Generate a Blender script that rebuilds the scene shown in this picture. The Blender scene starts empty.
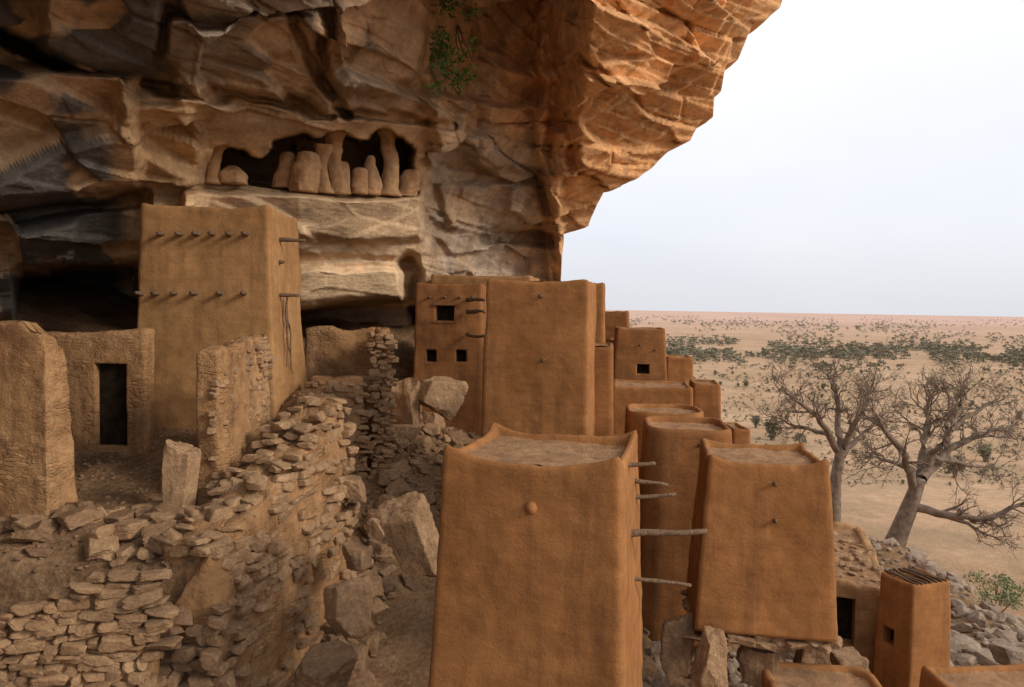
import bpy, bmesh, math, random
import numpy as np
from mathutils import Vector, Matrix
random.seed(7); RNG=np.random.default_rng(7)
S=bpy.context.scene; COL=S.collection
R=math.radians
# ---------------------------------------------------------------- camera
cam=bpy.data.cameras.new('camera'); cam.sensor_width=36; cam.lens=36*773/1024; cam.clip_start=.1; cam.clip_end=30000
camo=bpy.data.objects.new('camera',cam); COL.objects.link(camo); S.camera=camo
CM=Matrix.Rotation(R(90-2.67),4,'X') @ Matrix.Rotation(R(0.97),4,'Z')
camo.matrix_world=CM
CR=np.array(CM.to_3x3())
def ray(px,py):
    px=np.asarray(px,float); py=np.asarray(py,float); px,py=np.broadcast_arrays(px,py)
    c=np.stack([px-512,343.5-py,-773*np.ones_like(px)],-1)
    return c@CR.T
def P(px,py,Y):
    d=ray(px,py); return d*(np.asarray(Y,float)/d[...,1])[...,None]
# ---------------------------------------------------------------- noise
def _h(ix,iy,iz,s):
    h=(ix*73856093)^(iy*19349663)^(iz*83492791)^np.int64(s*668265263+12345)
    h=h&0xffffffff
    h=((h^(h>>16))*0x45d9f3b)&0xffffffff
    h=((h^(h>>16))*0x45d9f3b)&0xffffffff
    h=h^(h>>16)
    return h/4294967296.0
def vn(p,s=0):
    f=np.floor(p); i=f.astype(np.int64); t=p-f; t=t*t*(3-2*t); o=0
    for a in (0,1):
        wa=t[...,0] if a else 1-t[...,0]
        for b in (0,1):
            wb=t[...,1] if b else 1-t[...,1]
            for c in (0,1):
                wc=t[...,2] if c else 1-t[...,2]
                o=o+wa*wb*wc*_h(i[...,0]+a,i[...,1]+b,i[...,2]+c,s)
    return o*2-1
def fbm(p,o=4,s=0):
    r=0;a=1;n=0
    for k in range(o):
        r=r+a*vn(p*(2**k)+k*7.3,s+k); n+=a; a*=.5
    return r/n
def worley(p,s=0):
    f=np.floor(p); i=f.astype(np.int64)
    F1=np.full(p.shape[:-1],9.);F2=F1.copy();ID=np.zeros(p.shape[:-1]); OX=np.zeros(p.shape)
    for a in (-1,0,1):
        for b in (-1,0,1):
            for c in (-1,0,1):
                x,y,z=i[...,0]+a,i[...,1]+b,i[...,2]+c
                dx=x+_h(x,y,z,s+1)-p[...,0];dy=y+_h(x,y,z,s+2)-p[...,1];dz=z+_h(x,y,z,s+3)-p[...,2]
                d=np.sqrt(dx*dx+dy*dy+dz*dz); m=d<F1
                F2=np.where(m,F1,np.minimum(F2,d)); ID=np.where(m,_h(x,y,z,s+4),ID); F1=np.where(m,d,F1)
                OX=np.where(m[...,None],np.stack([dx,dy,dz],-1),OX)
    return F1,F2,ID,OX
def ss(a,b,x):
    t=np.clip((x-a)/(b-a),0,1); return t*t*(3-2*t)
# ---------------------------------------------------------------- objects
def tag(o,label=None,cat=None,group=None,kind=None):
    if label:o['label']=label
    if cat:o['category']=cat
    if group:o['group']=group
    if kind:o['kind']=kind
    return o
def thing(name,label,cat,loc,group=None):
    o=bpy.data.objects.new(name,None); COL.objects.link(o); o.location=[float(v) for v in loc]; o.empty_display_size=.2
    return tag(o,label,cat,group)
def mk(name,V,F,mat,parent=None,smooth=True):
    V=np.asarray(V,float)
    if parent is not None: V=V-np.array(parent.location)
    me=bpy.data.meshes.new(name); me.from_pydata(V.tolist(),[],F if isinstance(F,list) else F.tolist())
    me.materials.append(mat)
    me.polygons.foreach_set('use_smooth',[smooth]*len(me.polygons)); me.update()
    o=bpy.data.objects.new(name,me); COL.objects.link(o)
    if parent is not None:o.parent=parent
    return o
class MB:
    def __init__(s): s.V=[];s.F=[];s.n=0
    def add(s,V,F):
        V=np.asarray(V,float); s.V.append(V)
        n=s.n
        if isinstance(F,np.ndarray): s.F.extend((F+n).tolist())
        else: s.F.extend([[i+n for i in f] for f in F])
        s.n+=len(V)
    def build(s,name,mat,parent=None,smooth=True): return mk(name,np.concatenate(s.V),s.F,mat,parent,smooth)
def tube(pts,rad,n=6,cap=True):
    pts=np.asarray(pts,float); m=len(pts); V=[]
    for k in range(m):
        d=pts[min(k+1,m-1)]-pts[max(k-1,0)]; d=d/(np.linalg.norm(d)+1e-9)
        a=np.cross(d,[0,0,1.] if abs(d[2])<.9 else [1.,0,0]); a/=np.linalg.norm(a); b=np.cross(d,a)
        for j in range(n):
            t=2*math.pi*j/n; V.append(pts[k]+rad[k]*(math.cos(t)*a+math.sin(t)*b))
    F=[[k*n+j,k*n+(j+1)%n,(k+1)*n+(j+1)%n,(k+1)*n+j] for k in range(m-1) for j in range(n)]
    if cap: F.append(list(range(n))[::-1]); F.append([(m-1)*n+j for j in range(n)])
    return np.array(V),F
def stick(name,p0,p1,r,parent,mat=None,bend=.03):
    p0=np.array(p0,float);p1=np.array(p1,float);L=np.linalg.norm(p1-p0);pts=[];rd=[]
    b=RNG.normal(size=3)*bend*L; c=RNG.normal(size=3)*bend*L*.4
    for k in range(9):
        t=k/8; pts.append(p0+(p1-p0)*t+b*math.sin(math.pi*t)+c*math.sin(2*math.pi*t)); rd.append(r*(1.1-.45*t)*(1+.12*RNG.normal()))
    V,F=tube(pts,rd,8); return mk(name,V,F,mat or WOOD,parent)
# ---------------------------------------------------------------- materials
def newmat(name,rough=.95):
    m=bpy.data.materials.new(name); m.use_nodes=True; nt=m.node_tree; b=nt.nodes['Principled BSDF']
    b.inputs['Roughness'].default_value=rough; b.inputs['Specular IOR Level'].default_value=.12
    return m,nt,b
def nd(nt,t,**k):
    n=nt.nodes.new(t)
    for a,v in k.items():
        if a in n.inputs: n.inputs[a].default_value=v
        else: setattr(n,a,v)
    return n
def noise_n(nt,vec,scale,detail=5,rough=.6):
    n=nt.nodes.new('ShaderNodeTexNoise'); n.inputs['Scale'].default_value=scale; n.inputs['Detail'].default_value=detail; n.inputs['Roughness'].default_value=rough
    nt.links.new(vec,n.inputs['Vector']); return n.outputs['Fac']
def ramp(nt,fac,a,b,lo=.35,hi=.65):
    r=nt.nodes.new('ShaderNodeValToRGB'); r.color_ramp.elements[0].position=lo; r.color_ramp.elements[1].position=hi
    r.color_ramp.elements[0].color=(*a,1); r.color_ramp.elements[1].color=(*b,1); nt.links.new(fac,r.inputs[0]); return r.outputs[0]
def mix(nt,f,a,b,mode='MIX'):
    m=nt.nodes.new('ShaderNodeMix'); m.data_type='RGBA'; m.blend_type=mode
    if isinstance(f,(int,float)): m.inputs[0].default_value=f
    else: nt.links.new(f,m.inputs[0])
    for i,v in ((6,a),(7,b)):
        if isinstance(v,tuple): m.inputs[i].default_value=(*v,1)
        else: nt.links.new(v,m.inputs[i])
    return m.outputs[2]
def math_n(nt,op,a,b):
    m=nt.nodes.new('ShaderNodeMath'); m.operation=op
    for i,v in ((0,a),(1,b)):
        if isinstance(v,(int,float)): m.inputs[i].default_value=v
        else: nt.links.new(v,m.inputs[i])
    return m.outputs[0]
def scalev(nt,vec,s):
    m=nt.nodes.new('ShaderNodeMapping'); m.inputs['Scale'].default_value=s; nt.links.new(vec,m.inputs['Vector']); return m.outputs[0]
def bump(nt,b,h,strength,dist):
    n=nt.nodes.new('ShaderNodeBump'); n.inputs['Strength'].default_value=strength; n.inputs['Distance'].default_value=dist
    nt.links.new(h,n.inputs['Height']); nt.links.new(n.outputs[0],b.inputs['Normal'])
def mud(name,c1,c2,c3,rough_b=1.0,stones=False,grain=.30):
    m,nt,b=newmat(name); g=nd(nt,'ShaderNodeNewGeometry').outputs['Position']
    col=ramp(nt,noise_n(nt,g,.7,6,.6),c1,c2,.36,.64)
    st=noise_n(nt,scalev(nt,g,(3,3,.35)),1.2,6,.65)
    col=mix(nt,math_n(nt,'MULTIPLY',ramp(nt,st,(0,0,0),(1,1,1),.48,.66),.7),col,c3)
    ho=noise_n(nt,scalev(nt,g,(.7,.7,9)),1.3,5,.6)
    col=mix(nt,.25,col,ramp(nt,ho,(.78,.76,.74),(1.18,1.17,1.16),.35,.65),'MULTIPLY')
    blot=noise_n(nt,g,3.5,8,.66); col=mix(nt,.55,col,ramp(nt,blot,(.62,.59,.56),(1.28,1.26,1.24),.3,.7),'MULTIPLY')
    sp=noise_n(nt,g,60,3,.7); col=mix(nt,grain,col,ramp(nt,sp,(.6,.58,.55),(1.35,1.33,1.3),.32,.68),'MULTIPLY')
    sc_=ramp(nt,noise_n(nt,g,2.1,9,.75),(0,0,0),(1,1,1),.60,.70); col=mix(nt,math_n(nt,'MULTIPLY',sc_,.35),col,tuple(min(1,v*1.35+.02) for v in c2))
    hh=math_n(nt,'ADD',math_n(nt,'MULTIPLY',noise_n(nt,scalev(nt,g,(1,1,1.4)),3.0,8,.62),.7),math_n(nt,'MULTIPLY',noise_n(nt,g,30,5,.7),.3))
    hh=math_n(nt,'ADD',hh,math_n(nt,'MULTIPLY',ho,.12))
    if stones:
        wp=nt.nodes.new('ShaderNodeVectorMath'); wp.operation='ADD'; nn=nd(nt,'ShaderNodeTexNoise',Scale=5.0,Detail=5.0); nt.links.new(g,nn.inputs['Vector'])
        nt.links.new(scalev(nt,g,(5.,5.,15)),wp.inputs[0])
        sc=nt.nodes.new('ShaderNodeVectorMath'); sc.operation='SCALE'; sc.inputs['Scale'].default_value=1.5; nt.links.new(nn.outputs['Color'],sc.inputs[0]); nt.links.new(sc.outputs[0],wp.inputs[1])
        v=nd(nt,'ShaderNodeTexVoronoi',feature='DISTANCE_TO_EDGE',Scale=1.0,Randomness=1.0); nt.links.new(wp.outputs[0],v.inputs['Vector'])
        v2=nd(nt,'ShaderNodeTexVoronoi',feature='F1',Scale=1.0,Randomness=1.0); nt.links.new(wp.outputs[0],v2.inputs['Vector'])
        msk=ramp(nt,noise_n(nt,g,1.5,7,.72),(0,0,0),(1,1,1),.46,.60)
        ed=ramp(nt,v.outputs['Distance'],(0,0,0),(1,1,1),.0,.22)
        hh=math_n(nt,'ADD',hh,math_n(nt,'MULTIPLY',math_n(nt,'MULTIPLY',ed,msk),.30))
        sxx=nt.nodes.new('ShaderNodeSeparateXYZ'); nt.links.new(v2.outputs['Color'],sxx.inputs[0])
        hh=math_n(nt,'ADD',hh,math_n(nt,'MULTIPLY',math_n(nt,'MULTIPLY',sxx.outputs[0],msk),.35))
        hh=math_n(nt,'ADD',hh,math_n(nt,'MULTIPLY',noise_n(nt,g,9,7,.7),.7))
        col=mix(nt,math_n(nt,'MULTIPLY',msk,.6),col,mix(nt,.6,col,ramp(nt,v.outputs['Distance'],(.55,.51,.47),(1.08,1.06,1.04),.0,.2),'MULTIPLY'))
        col=mix(nt,math_n(nt,'MULTIPLY',msk,.6),col,mix(nt,1.,col,ramp(nt,sxx.outputs[1],(.7,.7,.7),(1.3,1.3,1.3),.1,.9),'MULTIPLY'))
    nt.links.new(col,b.inputs['Base Color'])
    bump(nt,b,hh,.8*rough_b,.045)
    return m
OCHRE=mud('ochre_mud',(.285,.126,.045),(.375,.176,.066),(.215,.100,.042))
OCHREL=mud('golden_ochre_mud',(.32,.168,.068),(.41,.228,.10),(.25,.136,.06))
OCHRE2=mud('dark_ochre_mud',(.24,.104,.039),(.315,.142,.054),(.17,.082,.037))
TANMUD=mud('tan_mud',(.34,.195,.095),(.44,.265,.135),(.25,.145,.075),1.3,grain=.45)
PALEMUD=mud('pale_cave_mud',(.47,.285,.15),(.57,.37,.205),(.35,.21,.115),1.8,grain=.6)
ROUGHMUD=mud('rough_stony_mud',(.37,.205,.095),(.47,.28,.142),(.26,.145,.075),1.6,True,grain=.5)
ROOFM=mud('roof_earth',(.31,.175,.092),(.41,.25,.14),(.22,.13,.078),1.8,grain=.6)
def wood():
    m,nt,b=newmat('weathered_wood',.85); g=nd(nt,'ShaderNodeNewGeometry').outputs['Position']
    nt.links.new(ramp(nt,noise_n(nt,scalev(nt,g,(30,30,9)),1.5,5),(.08,.05,.03),(.22,.145,.09)),b.inputs['Base Color'])
    bump(nt,b,noise_n(nt,g,60,3),.6,.01); return m
WOOD=wood()
def dark():
    m,nt,b=newmat('interior_shade',1); g=nd(nt,'ShaderNodeNewGeometry').outputs['Position']
    nt.links.new(ramp(nt,noise_n(nt,g,6,3),(.012,.008,.005),(.03,.02,.012)),b.inputs['Base Color']); return m
DARK=dark()  # near-black brown that paints the shade inside openings
def stone(name,c1,c2,c3):
    m,nt,b=newmat(name,.9); g=nd(nt,'ShaderNodeNewGeometry').outputs['Position']
    col=ramp(nt,noise_n(nt,g,2.6,6,.65),c1,c2,.36,.64)
    col=mix(nt,math_n(nt,'MULTIPLY',ramp(nt,noise_n(nt,g,.8,7,.7),(0,0,0),(1,1,1),.5,.62),.7),col,c3)
    col=mix(nt,.65,col,ramp(nt,noise_n(nt,g,14,6,.7),(.55,.53,.5),(1.35,1.33,1.3),.3,.7),'MULTIPLY')
    nt.links.new(col,b.inputs['Base Color'])
    bump(nt,b,math_n(nt,'ADD',noise_n(nt,g,5,9,.68),math_n(nt,'MULTIPLY',noise_n(nt,g,35,4,.7),.3)),1,.07); return m
ROCKM=stone('tan_sandstone',(.33,.20,.11),(.45,.29,.165),(.23,.145,.085))
ROCKD=stone('brown_sandstone',(.25,.15,.085),(.35,.22,.125),(.14,.09,.06))
ROCKG=stone('grey_sandstone',(.28,.205,.15),(.38,.295,.225),(.17,.13,.10))
def cliffmat():
    m,nt,b=newmat('cliff_rock',.9); g=nd(nt,'ShaderNodeNewGeometry').outputs['Position']
    at=nd(nt,'ShaderNodeAttribute',attribute_name='col').outputs['Color']
    col=mix(nt,.6,at,ramp(nt,noise_n(nt,scalev(nt,g,(1,1,2.0)),.9,11,.7),(.54,.51,.48),(1.42,1.40,1.36),.3,.7),'MULTIPLY')
    col=mix(nt,.4,col,ramp(nt,noise_n(nt,g,9,7,.75),(.5,.48,.46),(1.4,1.38,1.35),.3,.7),'MULTIPLY')
    stx=noise_n(nt,scalev(nt,g,(1.6,1.6,.3)),1.1,6,.65)
    col=mix(nt,.35,col,ramp(nt,stx,(.50,.48,.46),(1.2,1.2,1.2),.38,.58),'MULTIPLY')
    bed=noise_n(nt,scalev(nt,g,(.15,.15,3.2)),1.2,6,.7)
    col=mix(nt,.35,col,ramp(nt,bed,(.62,.6,.58),(1.22,1.2,1.18),.36,.62),'MULTIPLY')
    nt.links.new(col,b.inputs['Base Color'])
    hh=math_n(nt,'ADD',noise_n(nt,scalev(nt,g,(1,1,2.4)),1.3,10,.64),math_n(nt,'MULTIPLY',noise_n(nt,g,9,7,.7),.15))
    hh=math_n(nt,'ADD',hh,math_n(nt,'MULTIPLY',bed,.25))
    bump(nt,b,hh,.7,.14); return m
CLIFF=cliffmat()
def groundmat():
    m,nt,b=newmat('ground',.95); g=nd(nt,'ShaderNodeNewGeometry').outputs['Position']
    a=nd(nt,'ShaderNodeAttribute',attribute_name='sand').outputs['Fac']
    rock=mix(nt,.7,ramp(nt,noise_n(nt,g,1.5,7,.65),(.19,.112,.06),(.32,.20,.112),.35,.65),ramp(nt,noise_n(nt,g,12,6,.75),(.45,.43,.41),(1.45,1.43,1.4),.3,.7),'MULTIPLY')
    sand=ramp(nt,noise_n(nt,g,.035,8,.62),(.40,.24,.135),(.52,.34,.21),.36,.64)
    dry=ramp(nt,noise_n(nt,g,.09,10,.75),(0,0,0),(1,1,1),.44,.58)
    sand=mix(nt,math_n(nt,'MULTIPLY',dry,.55),sand,(.28,.20,.115))
    sand=mix(nt,.5,sand,ramp(nt,noise_n(nt,g,1.2,8,.75),(.7,.7,.7),(1.25,1.25,1.25),.35,.65),'MULTIPLY')
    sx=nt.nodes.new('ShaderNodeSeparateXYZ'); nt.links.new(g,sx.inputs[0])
    far=ramp(nt,math_n(nt,'DIVIDE',sx.outputs[1],2500.),(0,0,0),(1,1,1),.08,.7)  # distance haze painted into the sand, paler and pinker along Y
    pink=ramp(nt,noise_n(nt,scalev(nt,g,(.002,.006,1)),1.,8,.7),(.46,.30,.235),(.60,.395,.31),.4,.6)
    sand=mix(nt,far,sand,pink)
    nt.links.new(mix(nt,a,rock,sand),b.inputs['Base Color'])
    bump(nt,b,noise_n(nt,g,4,9,.68),1,.16); return m
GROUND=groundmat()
def leafmat(name,c1,c2,sc=1.5,haze=False):
    m,nt,b=newmat(name,.8); g=nd(nt,'ShaderNodeNewGeometry').outputs['Position']
    c=ramp(nt,noise_n(nt,g,sc,4),c1,c2)
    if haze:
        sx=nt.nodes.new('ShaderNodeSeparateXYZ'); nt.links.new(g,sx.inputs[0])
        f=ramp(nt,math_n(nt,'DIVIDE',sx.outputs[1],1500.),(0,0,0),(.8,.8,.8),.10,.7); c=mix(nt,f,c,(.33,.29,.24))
    nt.links.new(c,b.inputs['Base Color']); return m
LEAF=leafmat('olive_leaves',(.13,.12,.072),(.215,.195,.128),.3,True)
LEAFG=leafmat('green_leaves',(.05,.10,.02),(.13,.2,.05),3)
LEAFP=leafmat('pale_green_leaves',(.17,.19,.09),(.30,.31,.17),2)
BARK=leafmat('baobab_bark',(.12,.085,.063),(.235,.175,.13),2.2)
# ---------------------------------------------------------------- world + sun
W=bpy.data.worlds.new('World'); S.world=W; W.use_nodes=True; nt=W.node_tree; nt.nodes.clear()
sd=np.array([.82,-.36,.46]); sd/=np.linalg.norm(sd)
sky=nd(nt,'ShaderNodeTexSky',sky_type='NISHITA',sun_disc=False); sky.sun_elevation=math.asin(sd[2]); sky.sun_rotation=math.atan2(sd[0],sd[1]); sky.dust_density=4
b1=nd(nt,'ShaderNodeBackground',Strength=.10); nt.links.new(sky.outputs[0],b1.inputs[0])
tc=nd(nt,'ShaderNodeTexCoord'); sx=nt.nodes.new('ShaderNodeSeparateXYZ'); nt.links.new(tc.outputs['Generated'],sx.inputs[0])
rp=nt.nodes.new('ShaderNodeValToRGB'); e=rp.color_ramp.elements
e[0].position=0; e[0].color=(.74,.745,.785,1); e[1].position=.30; e[1].color=(.97,.98,1.01,1)
k=e.new(.10); k.color=(.83,.85,.91,1)
nt.links.new(sx.outputs[2],rp.inputs[0])
cn=nd(nt,'ShaderNodeTexNoise',Scale=2.2,Detail=5.0); nt.links.new(scalev(nt,tc.outputs['Generated'],(1,1,3)),cn.inputs['Vector'])
cc=mix(nt,.6,rp.outputs[0],ramp(nt,cn.outputs['Fac'],(.93,.945,.97),(1.05,1.04,1.03),.35,.65),'MULTIPLY')
b2=nd(nt,'ShaderNodeBackground',Strength=1.15); nt.links.new(cc,b2.inputs[0])
mx=nd(nt,'ShaderNodeMixShader'); mx.inputs[0].default_value=.9; nt.links.new(b1.outputs[0],mx.inputs[1]); nt.links.new(b2.outputs[0],mx.inputs[2])
wo=nd(nt,'ShaderNodeOutputWorld'); nt.links.new(mx.outputs[0],wo.inputs[0])
sl=bpy.data.lights.new('sun','SUN'); sl.energy=2.3; sl.angle=R(16); sl.color=(1,.90,.77)
so=bpy.data.objects.new('sun',sl); COL.objects.link(so); so.rotation_euler=Vector(sd.tolist()).to_track_quat('Z','Y').to_euler()
S.view_settings.view_transform='Standard'; S.view_settings.look='None'; S.view_settings.exposure=0
# ---------------------------------------------------------------- cliff
dpx=[-300,0,150,300,420,500,563,650,780,850]; dpy=[-300,-100,0,100,200,300,450]
DT=np.array([[5,7,9,11,14,17,20,23,27,29],[8,10,12,13.5,16.5,20,23,27,31,33],[10,12.5,14,15.5,19,23,26,29,32,34],
 [12,15,16.8,18.3,21.5,27,30,32,34,36],[14,17.5,20.4,21.2,24.5,31,34,36,38,38],[16,20.5,22.4,23.5,27,35,40,42,42,42],[17,21.5,23.6,24.6,29,37,42,44,44,44]],float)
def bil(px,py):
    i=np.clip(np.searchsorted(dpx,px)-1,0,len(dpx)-2); j=np.clip(np.searchsorted(dpy,py)-1,0,len(dpy)-2)
    X=np.array(dpx,float);Yy=np.array(dpy,float)
    u=np.clip((px-X[i])/(X[i+1]-X[i]),0,1); v=np.clip((py-Yy[j])/(Yy[j+1]-Yy[j]),0,1)
    return DT[j,i]*(1-u)*(1-v)+DT[j,i+1]*u*(1-v)+DT[j+1,i]*(1-u)*v+DT[j+1,i+1]*u*v
def D0(px,py):
    o=0
    for a,b in ((0,0),(25,0),(-25,0),(0,25),(0,-25)): o=o+bil(px+a,py+b)
    return o/5
def box(px,py,x0,x1,y0,y1,s=5): return ss(x0-s,x0+s,px)*(1-ss(x1-s,x1+s,px))*ss(y0-s,y0+s,py)*(1-ss(y1-s,y1+s,py))
def line(px,py,a,b,w):
    ax,ay=a;bx,by=b;L=(bx-ax)**2+(by-ay)**2; t=np.clip(((px-ax)*(bx-ax)+(py-ay)*(by-ay))/L,0,1)
    d=np.hypot(px-ax-t*(bx-ax),py-ay-t*(by-ay)); return 1-ss(w*.3,w*1.3,d)
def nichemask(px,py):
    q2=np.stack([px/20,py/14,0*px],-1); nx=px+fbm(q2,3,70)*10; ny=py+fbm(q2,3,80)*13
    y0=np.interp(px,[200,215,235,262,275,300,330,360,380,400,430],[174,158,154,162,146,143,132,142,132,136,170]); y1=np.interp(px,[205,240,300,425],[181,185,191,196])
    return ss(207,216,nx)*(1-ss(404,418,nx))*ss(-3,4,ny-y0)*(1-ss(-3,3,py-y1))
def feat(px,py):
    q=np.stack([px/90,py/80,0*px],-1); q3=np.stack([px/18,py/18,0*px],-1); k3=ss(170,240,px); wx=px+vn(q,50)*13+k3*fbm(q3,2,51)*3; wy=py+vn(q,60)*8+k3*fbm(q3,2,61)*2.5
    f=0*px
    f+=3.2*nichemask(px,py)
    f-=1.3*box(wx,wy,180,418,196,240,4)
    f-=.4*box(wx,wy,200,424,240,256,4)
    f-=.5*box(wx,wy,285,412,268,302,4)
    f+=6.5*box(wx,wy,296,480,308,460,5)
    f+=5.5*box(wx,wy,12,142,272,350,9)
    f-=1.5*box(wx,wy,-250,134,84,186,9)
    f-=.9*box(wx,wy,-250,74,212,318,9)
    f-=1.0*box(wx,wy,40,165,-80,70,8)
    f-=1.0*box(wx,wy,172,330,18,66,6); f-=.6*box(wx,wy,185,335,66,100,6); f-=1.3*box(wx,wy,342,440,-40,90,6)
    f-=.7*box(wx,wy,135,200,100,250,9)
    f+=1.9*line(wx,wy,(-60,5),(64,74),12); f+=.9*line(wx,wy,(-40,200),(140,196),8)
    f+=.9*line(wx,wy,(150,84),(330,112),5)+.8*line(wx,wy,(290,10),(345,110),7)
    f+=.8*line(wx,wy,(335,106),(450,122),6)+1.5*line(wx,wy,(470,240),(545,246),8)+1.9*line(wx,wy,(405,262),(425,330),10)
    f-=1.1*box(wx,wy,430,545,100,168,5); f-=.8*box(wx,wy,440,538,186,230,5)
    xl=np.interp(py,[-300,0,60,120,180,300],[600,540,535,535,548,552])
    f-=1.6*ss(-6,6,wx-xl)
    ry=np.interp(px,[520,560,600,650,712,728,780,830],[275,235,200,165,118,60,5,-200])
    dd=ry-wy; m=ss(545,580,px)
    for o,a in ((170,1.0),(128,1.4),(88,1.6),(52,1.6),(24,1.2)): f-=a*m*ss(-2.5,2.5,dd-o)
    f+=1.1*m*line(wx,wy,(545,50),(575,170),6)
    f-=1.0*box(px,wy,547,562,128,300,4)
    return f
rpy=[-300,-200,-60,5,18,22,30,60,64,92,96,118,122,140,144,165,185,188,205,225,232,262,300,450]; rpx=[830,822,800,781,762,752,750,738,726,721,714,713,700,690,676,654,616,606,597,588,564,562,560,560]
pys=np.concatenate([np.linspace(-300,-20,80),np.linspace(-18.5,450,360)]); ws=np.linspace(0,1,880)
PY,WW=np.meshgrid(pys,ws,indexing='ij'); RX=np.interp(PY,rpy,rpx); PX=-300+(RX+300)*WW
base=P(PX,PY,D0(PX,PY)+feat(PX,PY)); sm=P(PX,PY,D0(PX,PY))
NE=30; NB=26
def extend(b):
    last=b[:,-1]; first=b[:,0]
    pre=np.stack([first+np.array([-.35,-1,0])*30*(k/NB)**1.3 for k in range(NB,0,-1)],1)
    post=np.stack([last+np.array([-5*(k/NE)**2,15*(k/NE)**1.3,0]) for k in range(1,NE)],1)
    return np.concatenate([pre,b,post],1)
base=extend(base); sm=extend(sm)
def padp(a): return np.concatenate([np.repeat(a[:,:1],NB,1),a,np.repeat(a[:,-1:],NE-1,1)],1)
PX=padp(PX); PY=padp(PY)
def blur(B,n):
    for _ in range(n):
        B[1:-1]=(B[:-2]+2*B[1:-1]+B[2:])/4; B[:,1:-1]=(B[:,:-2]+2*B[:,1:-1]+B[:,2:])/4
    return B
def gnorm(B):
    du=np.gradient(B,axis=1);dv=np.gradient(B,axis=0);n=np.cross(dv,du);n/=np.linalg.norm(n,axis=-1,keepdims=True)+1e-9;return n
N=gnorm(sm); N[:,NB:]=np.where((N*sm).sum(-1,keepdims=True)>0,-N,N)[:,NB:]; N[:,:NB]=N[:,NB:NB+1]
towards=-sm/np.linalg.norm(sm,axis=-1,keepdims=True); N=N*.6+towards*.4; N=blur(N,30); N/=np.linalg.norm(N,axis=-1,keepdims=True)
q=sm; wv=np.stack([vn(q*.22,5),vn(q*.22,6),vn(q*.22,7)],-1)
tilt=q[...,2]+.10*q[...,0]-.04*q[...,1]
def slabs(sx_,sz,seed,amp,til,crack,warp,ew):
    qq=np.stack([q[...,0]*sx_,q[...,1]*sx_,tilt*sz],-1)+wv*warp
    F1,F2,ID,OX=worley(qq,seed); Z=0*ID.astype(np.int64); g1=_h((ID*1e6).astype(np.int64),Z,Z,3)-.5; g2=_h((ID*1e6).astype(np.int64),Z,Z,4)-.5
    e=ss(0,ew,F2-F1); return ((ID-.5)*amp+(OX[...,0]*g1+OX[...,2]*g2)*til)*e-crack*(1-ss(0,ew*.7,F2-F1)),ID
d1,ID=slabs(.17,.50,11,1.0,.8,.10,.18,.03); d2,ID2=slabs(.28,1.2,21,.42,.36,.02,.22,.05); d3,ID3=slabs(1.0,3.6,41,.07,.09,.0,.5,.09)
disp=d1+d2+d3
z=tilt*.62+vn(q*.2,9)*.3; fr=z-np.floor(z); disp+=(.15+.5*ss(520,620,PX))*(fr**1.5)*ss(-.5,.1,vn(q*.18,31))
z=tilt*1.7+vn(q*.3,19)*.3; fr=z-np.floor(z); disp+=.14*ss(500,620,PX)*fr
disp+=fbm(q*1.1,5,40)*.06
nic=box(PX,PY,195,432,118,320,12); disp*=1-.75*nic; disp*=.8+.2*ss(100,200,PX)
edge=np.ones_like(PX); edge[:,-NE-25:-NE+1]=np.linspace(1,.45,26)[None]; edge[:,-NE+1:]=.45; disp*=edge
V=base+N*disp[...,None]
tops=V[0:1]+np.array([0,0,45.]); V=np.concatenate([tops,V],0)
nr,nc=V.shape[:2]; idx=np.arange(nr*nc).reshape(nr,nc)
F=np.stack([idx[:-1,:-1],idx[:-1,1:],idx[1:,1:],idx[1:,:-1]],-1).reshape(-1,4)
cl=mk('cliff',V.reshape(-1,3),F,CLIFF,None,True); tag(cl,'towering sandstone cliff with a great orange overhang above the mud village','cliff',kind='structure')
n1=fbm(sm*.28,5,90); n2=fbm(np.stack([sm[...,0]*1.1,sm[...,1]*1.1,sm[...,2]*.2],-1),5,95); n3=fbm(sm*.8,4,99)
OR=np.array([.67,.38,.185]);TN=np.array([.64,.47,.30]);BR=np.array([.47,.335,.22]);VR=np.array([.13,.12,.112]);GR=np.array([.35,.30,.25])
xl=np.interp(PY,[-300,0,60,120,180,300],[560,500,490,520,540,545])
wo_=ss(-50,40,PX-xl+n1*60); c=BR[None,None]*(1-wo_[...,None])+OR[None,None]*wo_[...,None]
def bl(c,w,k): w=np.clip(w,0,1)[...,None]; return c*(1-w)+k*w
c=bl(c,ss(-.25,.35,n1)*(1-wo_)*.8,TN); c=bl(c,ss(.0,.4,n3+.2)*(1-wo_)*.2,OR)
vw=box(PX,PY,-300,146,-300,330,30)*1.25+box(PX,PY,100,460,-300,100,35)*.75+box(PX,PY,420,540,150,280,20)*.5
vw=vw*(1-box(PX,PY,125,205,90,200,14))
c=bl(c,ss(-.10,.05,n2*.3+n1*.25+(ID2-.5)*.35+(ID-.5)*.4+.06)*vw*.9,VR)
c=bl(c,box(PX,PY,425,545,130,290,15)*ss(-.3,.2,n3)*.65,GR)
c=bl(c,box(PX,PY,120,425,190,306,10)*.85,TN*1.05); c=bl(c,box(PX,PY,190,430,110,192,8)*.75,np.array([.54,.37,.22]))
c=bl(c,box(PX,PY,108,200,95,200,10)*.7,np.array([.50,.32,.165]))
c=bl(c,nichemask(PX,PY),np.array([.19,.125,.08])); c=bl(c,box(PX,PY,290,480,308,470,5)*.8,np.array([.2,.14,.1]))  # niche coloured dark to deepen its shade; lower recess also coloured darker
c=bl(c,ss(.05,.35,n2)*wo_*.3,BR*.7)
c=c*(1+.22*(ID2-.5)+.15*(ID-.5))[...,None]
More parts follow.
